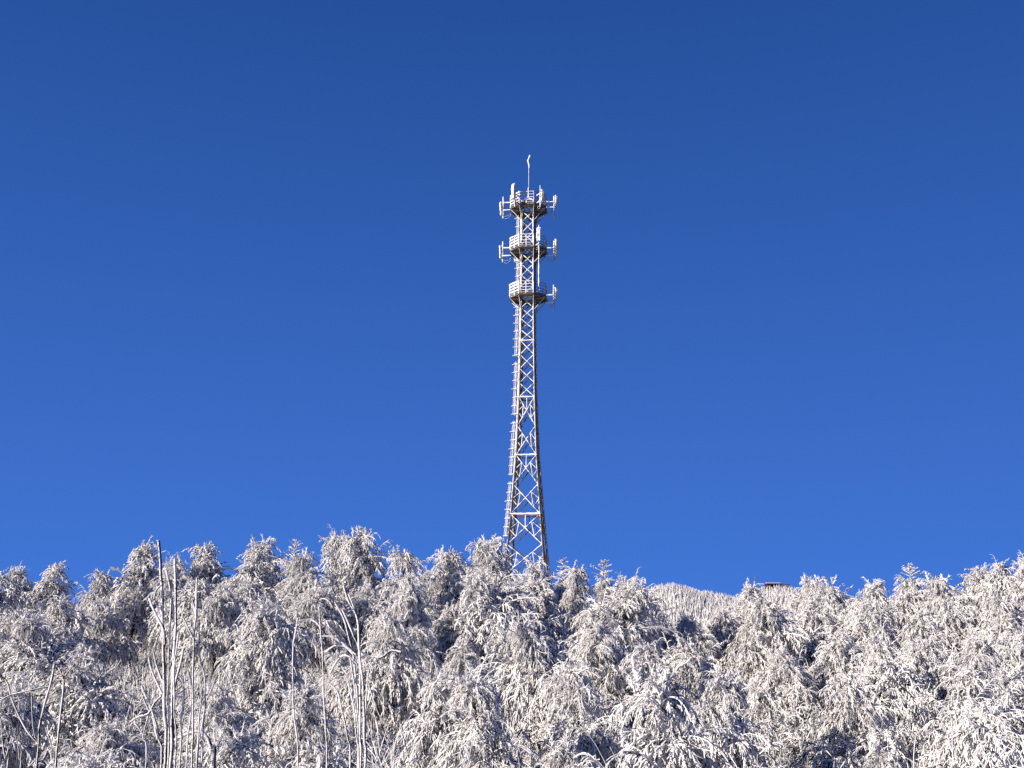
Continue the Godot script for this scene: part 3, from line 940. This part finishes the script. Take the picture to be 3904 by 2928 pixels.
	for side in [1.0]:
		var pts := PackedVector3Array()
		for y in [1.0, 5.34, 10.48, 15.61, 20.77, 25.93, 30.0]:
			pts.append(Vector3(width_at(y) / 2 + 0.08, y, -width_at(y) / 2 + 0.25))
		pipe("earthing_cable", pts, 0.025, 0.03, t, bark)
	for y in [30.05, 34.5, 38.6]:
		platform(t, y, 1.72)
	# antennas: position, facing, arm root, pole bottom/top, panel bottom/top, arm heights
	antenna(t, Vector3(-2.35, 38.6, 0.1), PI, Vector3(-1.6, 38.6, 0.1), -0.75, 1.35, -0.45, 0.75, [0.0, 0.75], 0.13)
	antenna(t, Vector3(-1.0, 38.6, 2.1), PI * 0.72, Vector3(-0.75, 38.6, 1.55), -0.5, 1.75, 0.25, 1.55, [0.0, 0.75], 0.13)
	antenna(t, Vector3(1.3, 38.6, 1.9), PI * 0.1, Vector3(0.95, 38.6, 1.4), -0.55, 1.5, 0.0, 0.95, [0.0, 0.75], 0.15)
	antenna(t, Vector3(2.35, 38.6, -0.1), 0.15, Vector3(1.6, 38.6, -0.1), -1.1, 1.25, 0.35, 1.2, [0.15, 0.7], 0.15)
	antenna(t, Vector3(0.4, 38.6, -2.2), -PI * 0.5, Vector3(0.3, 38.6, -1.6), -0.6, 1.5, -0.2, 1.1, [0.1, 0.7], 0.14)
	antenna(t, Vector3(-2.35, 34.5, 0.1), PI, Vector3(-1.6, 34.5, 0.1), -0.95, 1.05, -0.55, 0.6, [-0.35, 0.4], 0.14)
	antenna(t, Vector3(1.2, 34.5, 2.0), PI * 0.5, Vector3(0.9, 34.5, 1.5), -4.0, 1.75, 0.2, 1.35, [0.05, 0.8], 0.14)
	antenna(t, Vector3(2.35, 34.5, -0.1), 0.2, Vector3(1.6, 34.5, -0.1), -0.95, 0.95, -0.55, 1.0, [-0.4, 0.3], 0.19)
	antenna(t, Vector3(-1.3, 34.5, -1.9), PI * 1.25, Vector3(-1.0, 34.5, -1.4), -0.6, 1.6, -0.2, 1.0, [0.05, 0.8], 0.14)
	antenna(t, Vector3(2.3, 30.05, -0.1), 0.1, Vector3(1.6, 30.05, -0.1), -1.15, 1.2, -0.1, 0.85, [-0.45, 0.25], 0.14)
	# lightning rod with its rimed tip
	var rod := Node3D.new()
	rod.name = "lightning_rod"
	t.add_child(rod, true)
	for k in 4:
		member("head_strut", corner(39.3, k), corner(39.3, k + 1), 0.04, 0.08, t)
		member("rod_stay", corner(39.3, k), Vector3(0, 39.75, 0), 0.025, 0.05, rod)
	pipe("rod_base", PackedVector3Array([Vector3(0, 39.3, 0), Vector3(0, 40.1, 0), Vector3(0, 40.75, 0)]), 0.05, 0.07, rod)
	pipe("rod", PackedVector3Array([Vector3(0, 40.6, 0), Vector3(0, 42.2, 0), Vector3(0, 43.6, 0)]), 0.03, 0.025, rod)
	var ice := Mesher.new()
	ice.tube(PackedVector3Array([Vector3(0, 42.75, 0.02), Vector3(0.01, 43.0, 0.03), Vector3(-0.06, 43.3, 0.04), Vector3(-0.1, 43.5, 0.04), Vector3(-0.02, 43.7, 0.03), Vector3(0.06, 43.9, 0.02), Vector3(0.07, 44.05, 0.0)]), PackedFloat32Array([0.05, 0.08, 0.07, 0.1, 0.07, 0.1, 0.05]), 7, white())
	commit("rime_cap", ice, frost, rod)
	# the parts above are laid out by absolute height; set the tower's origin at its foot
	t.position.y = BASE_Y - 0.1
	for c in t.get_children():
		c.position.y -= BASE_Y - 0.1


# ---------------------------------------------------------------- setting

func terrain() -> void:
	var xs := []
	var zs := []
	var x := -1500.0
	while x <= 1500.0:
		xs.append(x)
		var a := absf(x)
		x += 0.8 if a < 30 else (4.0 if a < 320 else 40.0)
	var z := 60.0
	while z >= -1600.0:
		zs.append(z)
		var d := -z
		z -= 4.0 if d < -4 else (0.8 if d < 55 else (3.0 if d < 120 else (8.0 if d < 800 else 50.0)))
	var st := Mesher.new()
	var nx := xs.size()
	for zz in zs:
		for xx in xs:
			var h := ground_height(xx, zz)
			st.v.append(Vector3(xx, h, zz))
			var e := 0.4
			st.n.append(Vector3(h - ground_height(xx + e, zz), e, h - ground_height(xx, zz + e)).normalized())
			st.c.append(Color(1, 1, 1))
	for k in zs.size() - 1:
		for q in nx - 1:
			var p := k * nx + q
			st.i.append_array(PackedInt32Array([p, p + nx, p + 1, p + 1, p + nx, p + nx + 1]))
	var m := StandardMaterial3D.new()
	m.roughness = 0.95
	m.metallic_specular = 0.2
	var nz := FastNoiseLite.new()
	nz.seed = 5
	nz.frequency = 0.02
	nz.fractal_octaves = 5
	var tex := NoiseTexture2D.new()
	tex.width = 512; tex.height = 512; tex.seamless = true; tex.noise = nz
	var ramp := Gradient.new()
	ramp.offsets = PackedFloat32Array([0.0, 0.42, 0.52, 0.62, 1.0])
	ramp.colors = PackedColorArray([Color(0.2, 0.17, 0.13), Color(0.3, 0.26, 0.21), Color(0.55, 0.52, 0.5), Color(0.86, 0.86, 0.87), Color(0.93, 0.93, 0.94)])
	tex.color_ramp = ramp
	m.albedo_texture = tex
	m.uv1_triplanar = true
	m.uv1_world_triplanar = true
	m.uv1_scale = Vector3(0.45, 0.45, 0.45)
	var o := commit("ground", st, m, self)
	o.set_meta("kind", "structure")


func grass() -> void:
	rng.seed = 99
	var st := Mesher.new()
	for k in 46:
		var az := r(0, TAU)
		var rad := 0.22 * sqrt(rng.randf())
		st.twig(Vector3(cos(az) * rad, -0.03, sin(az) * rad), sph(az, r(0.6, 1.5)), r(0.05, 0.1), 5, r(0.06, 0.28), 0.12, r(0.005, 0.009), 0.6, some(0.4), rng)
	var am := ArrayMesh.new()
	am.add_surface_from_arrays(Mesh.PRIMITIVE_TRIANGLES, st.arrays())
	am.surface_set_material(0, frost)
	var mm := MultiMesh.new()
	mm.transform_format = MultiMesh.TRANSFORM_3D
	mm.mesh = am
	var list := []
	for k in 5200:
		var d := r(6.5, 47)
		var x := r(-0.58, 0.58) * d
		var s := r(0.7, 1.5)
		list.append(Transform3D(Basis(Vector3.UP, r(0, TAU)).scaled(Vector3(s, s * r(0.7, 1.3), s)), Vector3(x, ground_height(x, -d), -d)))
	mm.instance_count = list.size()
	for k in list.size():
		mm.set_instance_transform(k, list[k])
	var o := MultiMeshInstance3D.new()
	o.multimesh = mm
	o.name = "frosted_grass"
	o.set_meta("kind", "stuff")
	o.set_meta("label", "frosted dead grass between the shrubs on the slope")
	o.set_meta("category", "grass")
	add_child(o)


func distant_forest() -> void:
	rng.seed = 31
	var st := Mesher.new()
	for tier in 7:
		var y0 := 0.4 + tier * 0.78
		var rad := lerpf(1.25, 0.3, tier / 6.0)
		var top := Vector3(0, y0 + 1.5, 0)
		for k in 7:
			var a := TAU * k / 7 + tier
			var p := Vector3(cos(a) * rad * r(0.75, 1.2), y0 - r(0.0, 0.35), sin(a) * rad * r(0.75, 1.2))
			var col := white() if rng.randf() > 0.2 else dark()
			var sd := Vector3(-sin(a), 0, cos(a)) * rad * 0.33
			st.quad(top, p + sd, p - Vector3(0, 0.2, 0), p - sd, col)
	var am := ArrayMesh.new()
	am.add_surface_from_arrays(Mesh.PRIMITIVE_TRIANGLES, st.arrays())
	am.surface_set_material(0, frost)
	var mm := MultiMesh.new()
	mm.transform_format = MultiMesh.TRANSFORM_3D
	mm.mesh = am
	var list := []
	for k in 24000:
		var x := r(-420, 520)
		var d := r(400, 740)
		if k > 7000:
			x = r(40, 260)
		var s := r(0.45, 0.95)
		list.append(Transform3D(Basis(Vector3.UP, r(0, TAU)).scaled(Vector3(s * r(0.7, 1.1), s, s * r(0.7, 1.1))), Vector3(x, ground_height(x, -d) - 0.3, -d)))
	mm.instance_count = list.size()
	for k in list.size():
		mm.set_instance_transform(k, list[k])
	var o := MultiMeshInstance3D.new()
	o.multimesh = mm
	o.name = "distant_forest"
	o.set_meta("kind", "stuff")
	o.set_meta("label", "far-off wood of frosted conifers on the ridge right of the tower")
	o.set_meta("category", "forest")
	add_child(o)


func plain(c: Color, rough := 0.8) -> StandardMaterial3D:
	var m := StandardMaterial3D.new()
	m.albedo_color = c
	m.roughness = rough
	m.metallic_specular = 0.3
	return m


func distant_things() -> void:
	var roof := plain(Color(0.4, 0.3, 0.28))
	var wood := plain(Color(0.3, 0.22, 0.21))
	var wall := plain(Color(0.42, 0.41, 0.42))
	var gx := 173.0
	var gz := -690.0
	var gy := ground_height(gx, gz)
	var lift := 23.5 - gy
	var b := thing("ridge_pavilion", "tiny dark red pavilion standing among trees on the far ridge", "building", Vector3(gx, gy, gz))
	var s := Mesher.new()
	s.bar(Vector3(-6.0, lift + 2.2, 0), Vector3(4.0, lift + 2.2, 0), 3.0, 0.28, Color(1, 1, 1))
	commit("roof", s, roof, b)
	s = Mesher.new()
	s.bar(Vector3(-5.4, lift + 2.62, 0), Vector3(3.4, lift + 2.62, 0), 2.5, 0.12, Color(1, 1, 1))
	commit("roof_snow", s, plain(Color(0.92, 0.92, 0.93)), b)
	for k in 5:
		for q in [-2.4, 2.4]:
			s = Mesher.new()
			s.bar(Vector3(-5.4 + k * 2.2, 0, q), Vector3(-5.4 + k * 2.2, lift + 1.92, q), 0.2, 0.2, Color(1, 1, 1))
			commit("post", s, wood, b)
	s = Mesher.new()
	s.bar(Vector3(-5.4, lift + 0.4, -2.0), Vector3(3.4, lift + 0.4, -2.0), 0.1, 1.5, Color(1, 1, 1))
	commit("back_wall", s, wood, b)
	s = Mesher.new()
	s.bar(Vector3(7.0, 0, 0), Vector3(7.0, lift + 1.5, 0), 2.6, 2.2, Color(1, 1, 1))
	commit("annex", s, wall, b)
	s = Mesher.new()
	s.bar(Vector3(4.1, lift + 1.62, 0), Vector3(9.9, lift + 1.62, 0), 2.6, 0.12, Color(1, 1, 1))
	commit("annex_roof", s, roof, b)
	for k in 2:
		s = Mesher.new()
		s.bar(Vector3(5.4 + k * 2.6, lift - 0.2, 2.23), Vector3(6.4 + k * 2.6, lift - 0.2, 2.23), 0.03, 0.5, Color(1, 1, 1))
		commit("window", s, wood, b)
	var mx := 160.5
	var mz := -690.0
	var my := ground_height(mx, mz)
	var m := thing("ridge_mast", "tiny thin mast with short crossbars on the far ridge", "mast", Vector3(mx, my, mz))
	s = Mesher.new()
	s.tube(PackedVector3Array([Vector3(0, -0.3, 0), Vector3(0, 31.2 - my, 0)]), PackedFloat32Array([0.3, 0.2]), 6, Color(1, 1, 1))
	commit("pole", s, wall, m)
	for k in 3:
		s = Mesher.new()
		var y := 30.8 - my - k * 1.1
		s.bar(Vector3(-0.7, y, 0), Vector3(0.7, y, 0), 0.1, 0.1, Color(1, 1, 1))
		commit("crossbar", s, wall, m)


func _ready() -> void:
	# camera, sky, sun, exposure
	var cam := Camera3D.new()
	cam.name = "camera"
	cam.fov = 41.0
	cam.near = 0.1
	cam.far = 3000.0
	cam.position = Vector3(0, 1.6, 0)
	cam.rotation_degrees = Vector3(13, 0, 0)
	add_child(cam)
	cam.current = true
	var we := WorldEnvironment.new()
	we.name = "world_environment"
	var env := Environment.new()
	env.background_mode = Environment.BG_SKY
	var sky_mat := ProceduralSkyMaterial.new()
	sky_mat.sky_top_color = Color(0.0023, 0.0235, 0.121).linear_to_srgb()
	sky_mat.sky_horizon_color = Color(0.039, 0.129, 0.467).linear_to_srgb()
	sky_mat.sky_curve = 0.375
	sky_mat.ground_horizon_color = Color(0.25, 0.3, 0.42)
	sky_mat.ground_bottom_color = Color(0.3, 0.3, 0.32)
	sky_mat.sun_angle_max = 1.0
	var sky := Sky.new()
	sky.sky_material = sky_mat
	env.sky = sky
	env.tonemap_mode = Environment.TONE_MAPPER_LINEAR
	env.tonemap_exposure = 1.5
	env.sdfgi_enabled = true
	env.ssao_enabled = true
	env.ssil_enabled = true
	we.environment = env
	add_child(we)
	var sun := DirectionalLight3D.new()
	sun.name = "sun"
	sun.light_energy = 1.6
	sun.light_color = Color(1.0, 0.945, 0.88)
	sun.light_angular_distance = 0.5
	sun.shadow_enabled = true
	add_child(sun)
	sun.look_at_from_position(Vector3(-0.84, 0.38, 0.46), Vector3.ZERO)

	# materials
	frost = StandardMaterial3D.new()
	frost.vertex_color_use_as_albedo = true
	frost.roughness = 0.85
	frost.metallic_specular = 0.25
	frost.backlight_enabled = true
	frost.backlight = Color(0.16, 0.16, 0.16)
	bark = plain(Color(0.2, 0.19, 0.19), 0.7)
	steel = plain(Color(0.33, 0.31, 0.28), 0.55)
	steel.metallic = 0.25
	grating = plain(Color(0.5, 0.48, 0.46), 0.8)

	terrain()
	distant_forest()
	distant_things()
	tower()
	plants()
	grass()
	stalk_plant("stalk_clump", "tall clump of upright rimed stalks rising above the skyline at left", "stalks", STALKS_TALL, STALKS_TALL_BASE, Vector3(-0.9, 0.1, 0.36).normalized(), 0.64)
	stalk_plant("stalk_clump", "clump of bowed rimed stalks with arching side shoots left of centre", "stalks", STALKS_BENT, STALKS_BENT_BASE, Vector3(-0.88, 0.3, 0.36).normalized(), 0.62)
	stalk_plant("bare_sapling", "thin dark bare sapling with frost on one side, bottom left corner", "sapling", SAPLING, SAPLING_BASE, Vector3(-0.95, 0.3, 0.1).normalized(), 0.72)
	print("built in ", Time.get_ticks_msec())
